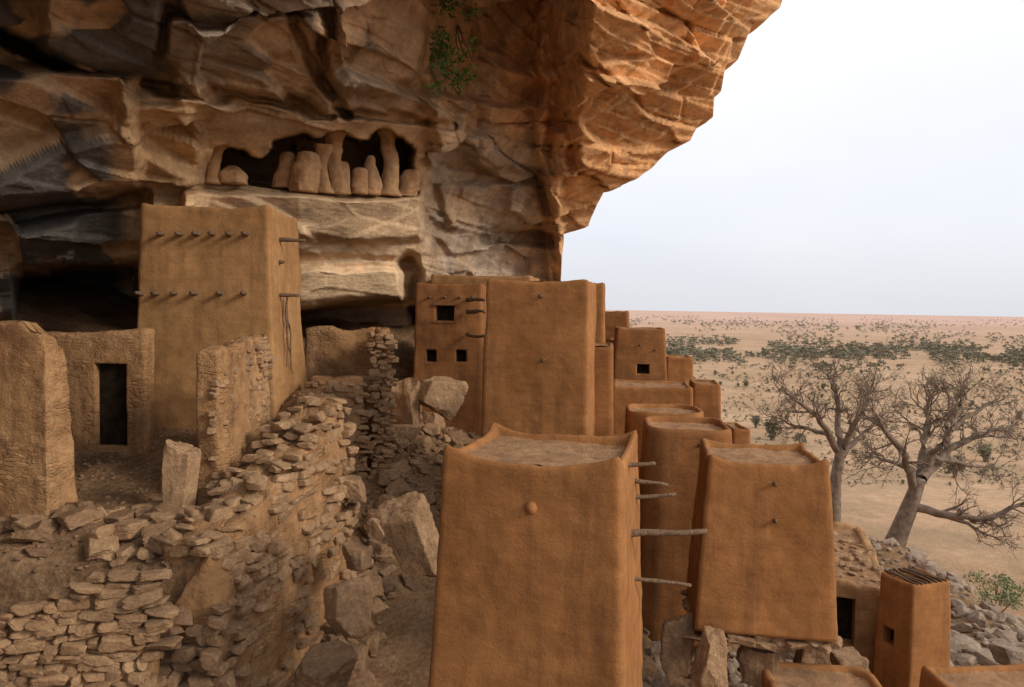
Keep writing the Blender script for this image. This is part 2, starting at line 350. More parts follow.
c=np.concatenate([c[0:1],c],0); c4=np.concatenate([c,np.ones(c.shape[:2]+(1,))],-1)
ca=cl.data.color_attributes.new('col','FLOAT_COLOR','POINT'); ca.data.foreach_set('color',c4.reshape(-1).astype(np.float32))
# ---------------------------------------------------------------- terrain (thin plate spline through surveyed heights)
TP=[tuple(P(*a)) for a in [(960,592,33),(1015,625,30),(1000,672,22),(880,540,38)]]
TP+=[(-3.6,13,-6.5),(-3.4,11,-7.1),(-3.1,15,-6.1),(-2.9,17,-5.1),(-3.2,19,-4.2),(-4.6,13,-6.7),(-6,9,-7),(-9,9,-7),(-7,13,-6),(-9,16,-5),(-3,8,-7.4),(0,8,-7.4),(3,9,-7.5),(6,9,-8),(-2.0,13,-6.9),(-2.3,15,-6.4),(-2.2,17,-5.4),(-2,19,-4.7),(-2,22,-3.8),(-1.5,25,-3.2),(-5,22,-2.6),(-10,20,-2.5),
(1,17,-5.2),(1.5,22,-4.6),(4,20,-5.6),(4,14,-7.0),(5,26,-5.2),(6,35,-7),(3,40,-4),(7.5,17,-8.2),(9,22,-8.6),(9,24,-8.9),(12,28,-11),(8,30,-8.5),(10,14,-8.5),(14,35,-13.5),(21,42,-16.2),(10,50,-15),(25,33,-16.4),(20,20,-13),(30,50,-17),(0,60,-12),(-10,60,-5),(15,60,-17),(30,80,-17),(20,8,-13),(30,10,-17),(0,0,-8),(-10,0,-5),(15,0,-12),(-12,14,-3),(-12,30,0)]
TP=np.array(TP,float)
def U(r2): return .5*r2*np.log(r2+1e-9)
n=len(TP); K=U(((TP[:,None,:2]-TP[None,:,:2])**2).sum(-1))+np.eye(n)*.25; Pm=np.concatenate([np.ones((n,1)),TP[:,:2]],1)
A=np.zeros((n+3,n+3));A[:n,:n]=K;A[:n,n:]=Pm;A[n:,:n]=Pm.T
cf=np.linalg.solve(A,np.concatenate([TP[:,2],np.zeros(3)]))
def zplain(x,y):
    q=np.stack([x/260,y/260,0*x],-1); return -17+fbm(q,3,3)*1.6*ss(90,400,y)+ss(900,3500,y)*5
def H(x,y,det=True):
    x=np.asarray(x,float);y=np.asarray(y,float);x,y=np.broadcast_arrays(x,y);sh=x.shape;xf=x.ravel();yf=y.ravel();o=np.zeros_like(xf)
    near=(xf<45)&(xf>-40)&(yf<85)&(yf>-20)
    xx=xf[near];yy=yf[near];r=cf[n]+cf[n+1]*xx+cf[n+2]*yy
    for i in range(n): r=r+cf[i]*U((xx-TP[i,0])**2+(yy-TP[i,1])**2)
    xlim=np.interp(yy,[11.2,15.3,18],[-4.4,-3.75,-3.9])
    tz=-3.9+.2*(yy-11.3)+ss(-6,-3.7,xx)*(yy-11.3)*.18
    mk_=(1-ss(-.2,.1,xx-xlim))*ss(10.9,11.2,yy)*(1-ss(18.5,20.5,yy)); r=r*(1-mk_)+np.minimum(tz,-2.1)*mk_
    o[:]=zplain(xf,yf); w=ss(24,38,xx)+ss(52,72,yy); w=np.clip(w,0,1)
    r=np.clip(r,-17.3,1.5); o[near]=r*(1-w)+o[near]*w
    q=np.stack([xf,yf,0*xf],-1); sl=ss(-16.8,-14.5,o)
    return (o+sl*(fbm(q*.9,5,14)*.38)).reshape(sh)
def H1_(x,y): return float(H(np.array([x]),np.array([y]))[0])
def axis(lo,hi,d,far0,far1,g=1.07):
    a=list(np.arange(lo,hi,d)); s=d;x=hi
    while x<far1: a.append(x); s*=g; x+=s
    a.append(far1); s=d;x=lo-d; b=[]
    while x>far0: b.append(x); s*=g; x-=s
    b.append(far0); return np.array(b[::-1]+a)
gx=axis(-11,14,.11,-9000,9000); gy=axis(8,26,.13,-400,12000,1.04)
GX,GY=np.meshgrid(gx,gy,indexing='xy'); GZ=H(GX,GY)
V=np.stack([GX,GY,GZ],-1); nr,nc=GX.shape; idx=np.arange(nr*nc).reshape(nr,nc)
F=np.stack([idx[:-1,:-1],idx[:-1,1:],idx[1:,1:],idx[1:,:-1]],-1).reshape(-1,4)
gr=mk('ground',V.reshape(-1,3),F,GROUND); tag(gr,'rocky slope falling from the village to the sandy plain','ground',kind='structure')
sa=1-ss(-16.2,-14.6,GZ+fbm(V*.3,3,77)*.6); sa=np.where((GX>45)|(GY>85),1,sa)
at=gr.data.attributes.new('sand','FLOAT','POINT'); at.data.foreach_set('value',sa.reshape(-1).astype(np.float32))
# ---------------------------------------------------------------- mud bodies
def rrect(hx,hy,r,n):
    r=min(r,hx*.98,hy*.98); pts=[]
    for cx,cy,a0 in ((hx-r,-(hy-r),-90),(hx-r,hy-r,0),(-(hx-r),hy-r,90),(-(hx-r),-(hy-r),180)):
        for k in range(9):
            a=R(a0+90*k/8); pts.append((cx+r*math.cos(a),cy+r*math.sin(a)))
    pts=np.array(pts+[pts[0]]); d=np.concatenate([[0],np.cumsum(np.hypot(*np.diff(pts,axis=0).T))])
    t=np.linspace(0,d[-1],n,endpoint=False); return np.stack([np.interp(t,d,pts[:,0]),np.interp(t,d,pts[:,1])],-1)
def body(c,phi,hx,hy,zb,zt,batter,r=.14,topfn=None,recess=.2,rim=.16,amp=.03,res=.07,seed=0,flare=0):
    hgt=zt-zb; nh=max(8,int(hgt/res)); n=max(24,int(4*(hx+hy)/res)); rings=[]
    def ring(a,b,rr,f,dz): rings.append((rrect(a,b,rr,n),f,dz))
    for k in range(nh+1):
        f=k/nh; e=batter*hgt*(1-f)+flare*(1-f)**3; rin=max(0,(f-.985)/.015)*.015
        ring(hx+e-rin,hy+e-rin,r,f,0)
    m=min(hx,hy)
    if recess>0:
        for dl,dz in ((.04,.018),(rim*.75,.018),(rim,.0),(rim+.03,-recess*.5),(rim+.05,-recess)): ring(hx-dl,hy-dl,max(.04,r-dl*.3),1,dz)
        dd=rim+.05
    else:
        ring(hx-.05,hy-.05,r,1,.02); dd=.05
    for k in range(1,5):
        dl=dd+(m*.97-dd)*k/4; ring(hx-dl,hy-dl,max(.01,(m-dl)*.8),1,-recess if recess>0 else .03)
    cs,sn=math.cos(phi),math.sin(phi); V=[]
    for p,f,dz in rings:
        top=zt+(topfn(p[:,0],p[:,1]) if topfn else 0)
        if recess>0 and dz<=-recess+1e-6: top=zt+0*p[:,0]
        zz=zb+(top-zb)*f+dz
        V.append(np.stack([c[0]+cs*p[:,0]-sn*p[:,1],c[1]+sn*p[:,0]+cs*p[:,1],zz+0*p[:,0]],-1))
    V=np.array(V)
    d=np.roll(V,-1,1)-np.roll(V,1,1); nm=np.stack([d[...,1],-d[...,0]],-1); nm/=np.linalg.norm(nm,axis=-1,keepdims=True)+1e-9
    q=V+seed*3.7; a=amp*(fbm(q*.9,3,seed)*1.9+fbm(q*4.5,3,seed+9)*.5)
    fade=np.ones(len(rings)); fade[-4:]=.0
    V[...,:2]+=nm*(a*fade[:,None])[...,None]; V[nh-1:,:,2]+=(amp*1.3*fbm(q[nh-1:]*2.5,4,seed+3))
    m=len(rings); idx=np.arange(m*n).reshape(m,n); j=np.roll(idx,-1,1)
    F=np.stack([idx[:-1],j[:-1],j[1:],idx[1:]],-1).reshape(-1,4).tolist(); F.append(idx[0][::-1].tolist()); F.append(idx[-1].tolist())
    return V.reshape(-1,3),F
def cut(o,cen,phi,w,h,d):
    bm=bmesh.new(); bmesh.ops.create_cube(bm,size=1)
    for v in bm.verts: v.co=Vector((v.co.x*w,v.co.y*d,v.co.z*h))
    me=bpy.data.meshes.new('t'); bm.to_mesh(me); bm.free(); t=bpy.data.objects.new('t',me); COL.objects.link(t)
    t.matrix_world=Matrix.Translation(Vector(np.asarray(cen).tolist()))@Matrix.Rotation(phi,4,'Z')
    md=o.modifiers.new('b','BOOLEAN'); md.operation='DIFFERENCE'; md.object=t; md.solver='EXACT'
    bpy.context.view_layer.update(); dg=bpy.context.evaluated_depsgraph_get()
    me2=bpy.data.meshes.new_from_object(o.evaluated_get(dg)); o.modifiers.clear(); o.data=me2
    bpy.data.objects.remove(t)
def boxv(cen,phi,w,d,h):
    cs,sn=math.cos(phi),math.sin(phi); V=[]
    for x in(-.5,.5):
        for y in(-.5,.5):
            for z in(-.5,.5): V.append((cen[0]+cs*x*w-sn*y*d,cen[1]+sn*x*w+cs*y*d,cen[2]+z*h))
    return np.array(V),[[0,1,3,2],[4,6,7,5],[0,4,5,1],[2,3,7,6],[0,2,6,4],[1,5,7,3]]
def rayplane(px,py,p,nrm):
    d=ray(px,py); return d*((p@nrm)/(d@nrm))
class TW: pass
_seed=[1]
def tower(name,label,cat,xl,xr,yt,Y,dep,yb=None,zb=None,rot=0,batter=.03,r=.045,corner=.04,recess=.14,rim=.11,amp=.02,mat=None,roof=True,res=.07,sag=.02,topn=0.035,group=None,flare=0):
    mat=mat or OCHRE; phi=R(rot); _seed[0]+=1; sd_=_seed[0]
    a=P(xl,yt,Y);b=P(xr,yt,Y);fc=(a+b)/2;hx=(b[0]-a[0])/2/math.cos(phi);hy=dep/2
    if zb is None: zb=P((xl+xr)/2,yb,Y)[2]
    inw=np.array([-math.sin(phi),math.cos(phi),0]); c=fc+inw*hy; zt=fc[2]
    def tf(x,y):
        u=np.abs(x)/hx;v=np.abs(y)/hy
        q=np.stack([x*2+sd_,y*2,0*x],-1)
        return corner*np.clip(u,0,1.05)**4*np.clip(v,0,1.05)**4-sag*(1-u**2)*(y<0)+(topn*fbm(q,4,sd_) if topn else 0)
    root=thing(name,label,cat,(c[0],c[1],zb),group)
    V,F=body(c,phi,hx,hy,zb,zt,batter,r,tf,recess,rim,amp,res,sd_,flare)
    t=TW(); t.root=root;t.phi=phi;t.hx=hx;t.hy=hy;t.c=c;t.zt=zt;t.zb=zb;t.fc=fc;t.batter=batter
    t.body=mk('wall',V,F,mat,root)
    t.fn=-inw; t.sn=np.array([math.cos(phi),math.sin(phi),0.]); t.sc=c+t.sn*hx; t.lc=c-t.sn*hx
    if roof and recess>0:
        bx,by=hx-rim*.9,hy-rim*.9; k=max(8,int(bx/.045)); l=max(8,int(by/.045)); uu,vv=np.meshgrid(np.linspace(-1,1,2*k),np.linspace(-1,1,2*l))
        X=uu*bx; Yv=vv*by
        if r>.35:
            X=uu*bx*np.sqrt(1-vv**2*.42); Yv=vv*by*np.sqrt(1-uu**2*.42)
        q=np.stack([X*2.5,Yv*2.5,0*X+sd_],-1); edge_=np.maximum(np.abs(uu),np.abs(vv))
        Z=zt-recess+.08+fbm(q,4,2)*.03+.03*edge_**4+np.abs(fbm(q*7,3,5))*.035
        V=np.stack([c[0]+math.cos(phi)*X-math.sin(phi)*Yv,c[1]+math.sin(phi)*X+math.cos(phi)*Yv,Z],-1); nr,nc=X.shape; idx=np.arange(nr*nc).reshape(nr,nc)
        F=np.stack([idx[:-1,:-1],idx[:-1,1:],idx[1:,1:],idx[1:,:-1]],-1).reshape(-1,4)
        t.roof=mk('roof',V.reshape(-1,3),F,ROOFM,root)
    return t
def window(t,px,py,w,h,name='window',side='f',deep=.35):
    nrm={'f':t.fn,'r':t.sn,'l':-t.sn}[side]; base_={'f':t.fc,'r':t.sc,'l':t.lc}[side]; phi=t.phi if side=='f' else t.phi+math.pi/2
    p=rayplane(px,py,base_,nrm); out=t.batter*(t.zt-p[2]); p=rayplane(px,py,base_+nrm*out,nrm)
    cut(t.body,p,phi,w,h,2*deep)
    V,F=boxv(p-nrm*(deep-.012),phi,w*.99,.02,h*.99) ; mk(name,V,F,DARK,t.root,False); return p  # dark panel at the recess back stands in for interior shade
def peg(t,px,py,L=.18,r=.035,side='f',name='peg',down=0,mat=None):
    nrm={'f':t.fn,'r':t.sn,'l':-t.sn}[side]; base_={'f':t.fc,'r':t.sc,'l':t.lc}[side]
    p=rayplane(px,py,base_,nrm); out=t.batter*(t.zt-p[2]); p=rayplane(px,py,base_+nrm*out,nrm)
    return stick(name,p-nrm*.1,p+nrm*L+np.array([0,0,down]),r,t.root,mat,bend=.02)
# ---- rocks
ICO={}
def ico(s):
    if s not in ICO:
        bm=bmesh.new(); bmesh.ops.create_icosphere(bm,subdivisions=s,radius=1); bm.verts.ensure_lookup_table()
        ICO[s]=(np.array([v.co[:] for v in bm.verts]),np.array([[v.index for v in f.verts] for f in bm.faces])); bm.free()
    return ICO[s]
def rockv(cen,size,seed,sub=3,rz=0,tilt=(0,0),boxy=.5,amp=.04):
    rg=np.random.default_rng(seed); D,F=ico(sub)
    ax=np.array([[1,0,0],[-1,0,0],[0,1,0],[0,-1,0],[0,0,1],[0,0,-1.]])
    pl=[(a+rg.normal(size=3)*.2,.60+rg.random()*.14) for a in ax]
    for k in range(int(9-boxy*5)): pl.append((rg.normal(size=3),.76+rg.random()*.2))
    r=np.full(len(D),1.15)
    for nn,d in pl:
        nn=nn/np.linalg.norm(nn); dt=D@nn; r=np.where(dt>.05,np.minimum(r,d/np.maximum(dt,.05)),r)
    V=D*r[:,None]
    if sub>=3: V=V*(1+amp*fbm(V*2+seed,4,seed)[:,None]*1.5)
    V=V*np.array(size)/1.3
    M=np.array((Matrix.Rotation(rz,3,'Z')@Matrix.Rotation(tilt[0],3,'X')@Matrix.Rotation(tilt[1],3,'Y')))
    return V@M.T+np.array(cen),F
def boulder(label,px,py,Y,w,h,seed,mat=None,tilt=(0,0),dep=None,name='boulder',group=None,cat='rock',rz=None):
    cpt=P(px,py,Y); V,F=rockv(cpt,(w*.62,(dep or w)*.62,h*.62),seed,5,random.uniform(-.5,.5) if rz is None else rz,tilt,.45,.11)
    V=(V-cpt)*1.35
    o=mk(name,V,F,mat or ROCKM,None,False); o.location=cpt.tolist()
    return tag(o,label,cat,group)
def stonelayer(mb,A,B,zb,ztf,rowh=.13,seed=0,jit=.05,lenr=(.16,.42),dep=.22,batter=0,tl=.09,keep=1.,band=99):
    rg=np.random.default_rng(seed); A=np.array(A[:2],float);B=np.array(B[:2],float);L=np.linalg.norm(B-A);u=(B-A)/L;nn=np.array([u[1],-u[0]])
    ph=math.atan2(u[1],u[0]); z=zb
    while z<zb+9:
        rh=rowh*rg.uniform(.6,1.45); x=rg.uniform(-.2,0); anyb=False
        while x<L:
            l=rg.uniform(*lenr); xc=x+l/2; zt=ztf(np.clip(xc/L,0,1)); h_=rh*rg.uniform(.7,1.15)
            if z+rh*.5<zt:
                anyb=True
                if zt-z<band and (keep>=1 or rg.random()<keep):
                    p=A+u*xc+nn*(rg.normal()*jit+batter*(zt-z))
                    V,F=rockv((p[0],p[1],z+rh/2+rg.normal()*.02),(l*.86,dep,h_*.92),int(rg.integers(1e6)),3,ph+rg.normal()*.15,(rg.normal()*tl,rg.normal()*tl),1.,.02)
                    mb.add(V,F)
            x+=l*.93
        z+=rh*.88
        if not anyb: break
def slabwall(name,label,cat,A,B,zb,tops,thick,mat,batter=0,amp=.05,res=.06,topn=.12,group=None,root=None,part='wall',r=.12):
    _seed[0]+=1; sd_=_seed[0]
    A=np.array(A[:2],float);B=np.array(B[:2],float);L=np.linalg.norm(B-A);phi=math.atan2(B[1]-A[1],B[0]-A[0]);c=(A+B)/2;hx=L/2
    fr=[t[0] for t in tops];zz=[t[1] for t in tops];zt=max(zz)
    def tf(x,y):
        q=np.stack([x*2.2+sd_,y*2.2,0*x],-1); return np.interp((x+hx)/(2*hx),fr,zz)-zt+topn*fbm(q,4,sd_)
    if root is None: root=thing(name,label,cat,(c[0],c[1],zb),group)
    V,F=body(c,phi,hx,thick/2,zb,zt,batter,min(r,thick*.45),tf,0,.05,amp,res,sd_)
    t=TW();t.root=root;t.body=mk(part,V,F,mat,root);t.phi=phi;t.c=np.array([c[0],c[1],zb]);t.hx=hx;t.zt=zt;t.batter=batter
    t.fn=np.array([math.sin(phi),-math.cos(phi),0]); t.fc=t.c+t.fn*thick/2; t.sn=np.array([math.cos(phi),math.sin(phi),0]); t.sc=t.c+t.sn*hx;t.lc=t.c-t.sn*hx
    return t
# ================================================================= buildings
J=tower('granary','largest ochre mud granary in the foreground with one round peg high on its front','granary',440,617,464,9,2.1,zb=-7.6,rot=-15,batter=.033,r=.05,corner=.2,recess=.16,rim=.10,amp=.026,res=.045,sag=.03,flare=.1)
peg(J,531,508,.07,.095,mat=OCHRE)
for (a,b,c_,d_,l) in ((640,478,668,487,0),(640,497,676,496,0),(634,538,708,535,0),(636,578,692,590,0),(636,466,655,464,0)):
    p=rayplane(a,b,J.sc+J.sn*.08,J.sn); dd=(c_-a)/773*p[1]*1.06
    q1=p+np.array([dd,.25*dd,-(d_-b)/773*p[1]]); stick('projecting_pole',p-J.sn*.2,q1,.048 if b==538 else .034,J.root)
G=tower('granary','tall plain ochre mud tower rising directly behind the foreground granary','granary',485,588,281,16,1.8,yb=470,zb=-6,rot=-11,batter=.012,recess=.12,amp=.025,res=.06)
for x,y in ((541,296),(543,360)): peg(G,x,y,.04,.06)
H9=tower('mud_annex','low dark annex leaning on the right side of the tall plain tower','granary',588,612,347,17.4,1.5,zb=-6,rot=-8,recess=.1,rim=.1,mat=OCHRE2)
F_=tower('mud_house','two storey mud house under the cliff with one big and two small dark windows','house',415,482,284,23.2,2.6,yb=400,zb=-5,rot=-5,batter=.02,mat=OCHRE2,recess=.12,amp=.04)  # darker mud paints this house as lying in shadow
window(F_,445,313,.56,.46); window(F_,431,356,.32,.36); window(F_,461,356,.32,.36)
fr=rayplane(445,313,F_.fc+F_.fn*.03,F_.fn)
for sgn in (-1,1):
    V,F=boxv(fr+np.array([0,0,sgn*.265]),F_.phi,.7,.1,.07); mk('window_frame',V,F,OCHRE2,F_.root,False)
for x in (430,445,460,473): peg(F_,x,297,.14,.045,name='beam_end')
for y in (300,312,335):
    p=P(477,y,22.6); stick('beam_end',p+np.array([-.3,.4,0]),p+np.array([.25,-.3,0]),.06,F_.root)
Fb=tower('mud_house','flat roofed mud house whose pale rim shows behind the windowed house','house',430,530,276,26,2.5,zb=-5,rot=-9,mat=OCHREL,recess=.12)
H0=tower('granary','narrow mud granary whose top peeks out behind the tall plain tower','granary',586,604,283,21.5,1.5,zb=-6,rot=-8,recess=.12,rim=.1)
H5=tower('granary','slim mud tower below the cliff foot, beside the narrow peeking granary','granary',601,628,312,30,2.,zb=-7,rot=-10,recess=.12,rim=.1,mat=OCHRE2)
H5b=tower('granary','dark mud house corner between the slim tower and the one windowed house','granary',607,621,340,28.5,1.5,zb=-7,rot=-10,recess=.12,rim=.1,mat=OCHRE)
H1=tower('mud_house','square mud house with one dark window near its base, below the horizon','house',617,665,329,27,2.,zb=-6.5,rot=-6,recess=.14,rim=.12,batter=.05,mat=OCHRE2)
window(H1,643,369,.42,.34); peg(H1,640,345,.1,.04); peg(H1,655,350,.1,.04)
H2=tower('granary','small mud granary just right of the house with one dark window','granary',667,693,358,28.5,1.5,zb=-7,rot=-6,recess=.15,rim=.1)
H3=tower('mud_house','wide low mud house with sunken earth roof above the round granaries','house',613,692,388,23,2.2,zb=-6.5,rot=-8,recess=.14,rim=.12)
H4=tower('granary','small square granary at the right end of the wide low house','granary',694,720,384,25,1.4,zb=-8,rot=-8,recess=.15,rim=.1,mat=OCHRE2)
H6=tower('granary','rounded mud granary, rearmost of the two rounded ones','granary',629,706,414,18.2,1.9,zb=-6.5,rot=-6,r=.55,recess=.2,rim=.1,batter=.02)
H7=tower('granary','rounded mud granary between the foreground granary and the square pegged granary','granary',648,734,430,15,1.75,zb=-6.6,rot=-6,r=.42,recess=.2,rim=.1,batter=.03,mat=OCHRE2,corner=.08)
peg(H7,700,445,.06,.04)
H8=tower('granary','tiny mud granary top showing right of the rounded granaries','granary',733,751,430,20,1.2,zb=-7,rot=0,recess=.12,rim=.1,mat=OCHRE2)
I_=tower('granary','square tapering mud granary with two small pegs, standing on a rock plinth','granary',712,825,464,12,1.75,yb=632,rot=-9,batter=.07,corner=.14,recess=.16,rim=.1,amp=.024,res=.05,sag=.03)
peg(I_,775,484,.08,.04); peg(I_,775,521,.08,.04)
mb=MB(); cA=I_.c; zt=I_.zb
for k in range(60):
    a=2*math.pi*k/60; sq=1/max(abs(math.cos(a)),abs(math.sin(a))); rr=random.uniform(.82,.98)*sq
    x,y=math.cos(a)*rr*1.05,math.sin(a)*rr; x,y=x*math.cos(I_.phi)-y*math.sin(I_.phi),x*math.sin(I_.phi)+y*math.cos(I_.phi)
    V,F=rockv((cA[0]+x,cA[1]+y,zt-.05-random.uniform(0,.12)),(random.uniform(.2,.42),random.uniform(.2,.35),random.uniform(.07,.12)),900+k,3,a,(0,0),.8); mb.add(V,F)
mb.build('stone_footing',ROCKD,I_.root,False)
L_=tower('granary','small mud granary with poles laid across its open top, near the stony slope','granary',909,956,584,15.5,.85,zb=-8.3,rot=20,batter=.03,r=.05,recess=.3,rim=.08,amp=.02,roof=False,res=.045)
for k in range(7):
    t=(k+.5)/7*2-1; o=L_.c+L_.sn*(L_.hx)*t*.9; o[2]=L_.zt+.03
    stick('roof_pole',o-L_.fn*.42,o+L_.fn*.42,.03,L_.root)
window(L_,888,636,.3,.36,side='l',deep=.25)
M_=tower('mud_house','low ruined mud house with broken rubble strewn roof and dark doorway','house',790,888,586,17.0,5.2,zb=-8.6,rot=-17,batter=.02,r=.12,recess=.12,rim=.2,amp=.07,mat=TANMUD,topn=.22,res=.07)
window(M_,840,622,.6,1.1,name='doorway',deep=.5)
mb=MB(); rg=np.random.default_rng(8)
for k in range(190):
    u=rg.uniform(-.95,.95);v=rg.uniform(-.95,.95)
    p=M_.c+M_.sn*u*M_.hx+M_.fn*v*M_.hy; s=rg.uniform(.06,.24); V,F=rockv((p[0],p[1],M_.zt-.05+s*.2),(s,s*.8,s*.45),k,2,rg.uniform(0,6)); mb.add(V,F)
tag(mb.build('roof_rubble',ROCKM,M_.root,False),kind='stuff')
K1=tower('granary','mud granary cut off by the bottom edge below the square pegged granary','granary',784,905,716,10.6,1.6,zb=-8,rot=-6,r=.3,recess=.15,rim=.12)
K2=tower('granary','mud granary at the bottom right corner, only its roof edge in view','granary',985,1120,718,10.8,1.6,zb=-8,rot=5,recess=.15,rim=.12,corner=.06)
C_=tower('mud_tower','tall tapering mud tower against the cliff with two rows of short wooden pegs','tower',142,268,207,17,2.5,yb=475,rot=1,batter=.035,corner=.05,recess=.25,amp=.035,res=.06,mat=OCHREL,flare=.2)
for x in (163,181,198,214,231,247): peg(C_,x,234,.28,.06)
for x in (142,158,176,196,222,246): peg(C_,x,293,.28,.06)
for y,L in ((240,.6),(295,.45),(262,.12)): peg(C_,279,y,L,.05,side='r',name='projecting_pole')
p=rayplane(284,305,C_.sc+C_.sn*.12,C_.sn)
for k in range(3):
    p0=p+np.array([0.05,.05*k,.1*k]);pts=[p0]
    for j in range(8): p0=p0+np.array([.012,random.uniform(-.13,.13),-.2]); pts.append(p0)
    V,F=tube(pts,[.026-.002*j for j in range(9)],5); mk('hanging_root',V,F,WOOD,C_.root)
# left walls
pa=P(-130,326,13.3);pb=P(58,328,12.6)
A_=slabwall('ruined_wall','thick eroded mud wall at the left edge of the view','wall',pa,pb,P(30,590,12.8)[2],[(0,pb[2]+.03),(.86,pb[2]),(.90,pb[2]-.14),(.95,pb[2]-.17),(1,pb[2]-.42)],.55,ROUGHMUD,batter=.03,amp=.06,topn=.14,r=.06,res=.04)
pa=P(30,334,15.6);pb=P(150,333,15.6)
B_=slabwall('ruined_wall','mud wall with a dark doorway between the left edge wall and pegged tower','wall',pa,pb,P(100,490,15.6)[2],[(0,pa[2]),(1,pb[2]+.03)],.4,ROUGHMUD,amp=.04,topn=.12,r=.05,res=.05)
window(B_,111,405,.62,1.66,name='doorway',deep=.17)
pa=P(207,350,13.3);pb=P(262,335,15.7)
Dw=slabwall('ruined_wall','pale rough freestanding mud wall in front of the pegged tower','wall',pa,pb,P(200,520,13.3)[2],[(0,P(200,352,13.3)[2]),(.5,P(232,343,14.5)[2]),(1,P(265,333,15.7)[2])],.4,ROUGHMUD,amp=.045,topn=.12,batter=.01,res=.04,r=.05)
mb=MB(); pd=(pb-pa)/np.linalg.norm((pb-pa)[:2]); nd_w=np.array([pd[1],-pd[0],0])
stonelayer(mb,pa+nd_w*.13,pb+nd_w*.13,-3.6,lambda s:float(np.interp(s,[0,.5,1],[P(200,352,13.3)[2],P(232,343,14.5)[2],P(265,333,15.7)[2]]))-.1,.1,seed=61,jit=.02,lenr=(.1,.3),dep=.13,tl=.06,keep=.45)
mb.build('wall_stones',ROCKM,Dw.root,False)
pa=P(305,330,21);pb=P(386,330,21)
E1=slabwall('ruined_house','roofless ruined house with stony front wall, between pegged tower and windowed house','house',pa,pb,-5,[(0,pa[2]),(1,pb[2])],.35,ROUGHMUD,amp=.06,topn=.14,part='back_wall')
pa=P(384,329,21);pb=P(381,329,18.9)
slabwall('','','',pb,pa,-5,[(0,pa[2]),(1,pa[2])],.3,ROUGHMUD,amp=.07,topn=.16,root=E1.root,part='side_wall')
mb=MB(); stonelayer(mb,P(375,329,18.8),P(389,329,18.8),-4.6,lambda s:pa[2]-.1,.12,seed=6,dep=.22,lenr=(.14,.34),jit=.03); mb.build('wall_stones',ROCKM,E1.root,False)
pa=P(312,376,18.7);pb=P(362,376,18.7)
t=slabwall('','','',pa,pb,-5,[(0,pa[2]),(.6,pa[2]-.1),(1,pb[2])],.35,ROUGHMUD,amp=.06,topn=.1,root=E1.root,part='front_wall')
mb=MB(); stonelayer(mb,pa-[0,.15,0],pb-[0,.15,0],-4.4,lambda s:pa[2]-.05,.12,seed=5,dep=.14); mb.build('wall_stones',ROCKM,E1.root,False)
V,F=boxv(P(370,377,18.8),0,.65,.3,.1); mk('lintel',V,F,WOOD,E1.root,False)
# retaining wall of the terrace
pa=P(212,545,11.2);pb=P(343,402,15.4); du=(pb-pa)/np.linalg.norm((pb-pa)[:2]); nw=np.array([du[1],-du[0],0])
RW=slabwall('retaining_wall','long stony mud retaining wall below the terrace, sloping down to the gully','wall',pa-nw*.38,pb-nw*.38,-7.6,[(0,pa[2]-.04),(.3,P(250,505,12.2)[2]-.04),(.62,P(296,448,14)[2]-.04),(1,pb[2]-.04)],.8,ROUGHMUD,batter=.04,amp=.08,topn=.16,res=.05,r=.1)
wt=lambda s:float(np.interp(s,[0,.3,.34,.62,.66,1],[pa[2],P(250,505,12.2)[2]-.02,P(256,498,12.3)[2]+.1,P(296,448,14)[2]+.02,P(300,440,14.1)[2]+.16,pb[2]]))
mb=MB(); stonelayer(mb,pa+nw*.03,pb+nw*.03,-7.0,lambda s:wt(s)-.1,.14,seed=77,jit=.045,lenr=(.14,.5),dep=.2,batter=.04,tl=.1,keep=.45)
for j,o_ in enumerate((.14,.4,.64,.86)): stonelayer(mb,pa-nw*o_,pb-nw*o_,-5.0+.03*j,lambda s:wt(s)+.05,.12,seed=90+j,jit=.06,lenr=(.14,.42),dep=.26,tl=.14,keep=.5,band=.3)
mb.build('embedded_stones',ROCKM,RW.root,False)
RF=slabwall('retaining_wall','crumbling mud face joining dry stone wall to the long retaining wall','wall',P(146,570,11.5),P(222,560,11.3),-7.2,[(0,P(150,575,11.4)[2]-.25),(.5,P(190,560,11.4)[2]-.55),(1,P(215,548,11.4)[2])],.6,ROUGHMUD,batter=.04,amp=.12,topn=.3,r=.2)
mb=MB(); a0=P(146,575,11.2); b0=P(222,560,11.0)
stonelayer(mb,a0-[0,.15,0],b0-[0,.15,0],-6.8,lambda s:a0[2]-.6+.3*s,.17,seed=15,dep=.22,jit=.1,tl=.18,keep=.8); mb.build('wall_stones',ROCKD,RF.root,False)
pa=P(-90,640,9.9);pb=P(148,585,10.6)
tz_=lambda s: np.interp(s,[0,.35,.6,.8,1],[P(-60,650,10)[2],P(5,625,10)[2],P(50,590,10.3)[2],P(90,572,10.4)[2],P(146,570,10.6)[2]])
SW=thing('dry_stone_wall','dry stone wall of flat tan slabs at the bottom left corner','wall',(pa[0],pa[1],-7))
mb=MB(); stonelayer(mb,pa,pb,-7,tz_,.13,seed=21,dep=.24,jit=.035,lenr=(.14,.5),tl=.08); mb.build('stones',ROCKM,SW,False)
slabwall('','','',pa+[0,.28,0],pb+[0,.28,0],-7.2,[(0,float(tz_(0))-.15),(.35,float(tz_(.35))-.15),(.6,float(tz_(.6))-.12),(1,float(tz_(1))-.15)],.5,ROUGHMUD,root=SW,part='core')
mb=MB(); a0=P(-60,520,12.5);b0=P(78,520,12.0); SWB=thing('dry_stone_wall','low pile of dark stones along the foot of the left edge wall','wall',(a0[0],a0[1],-4.6))
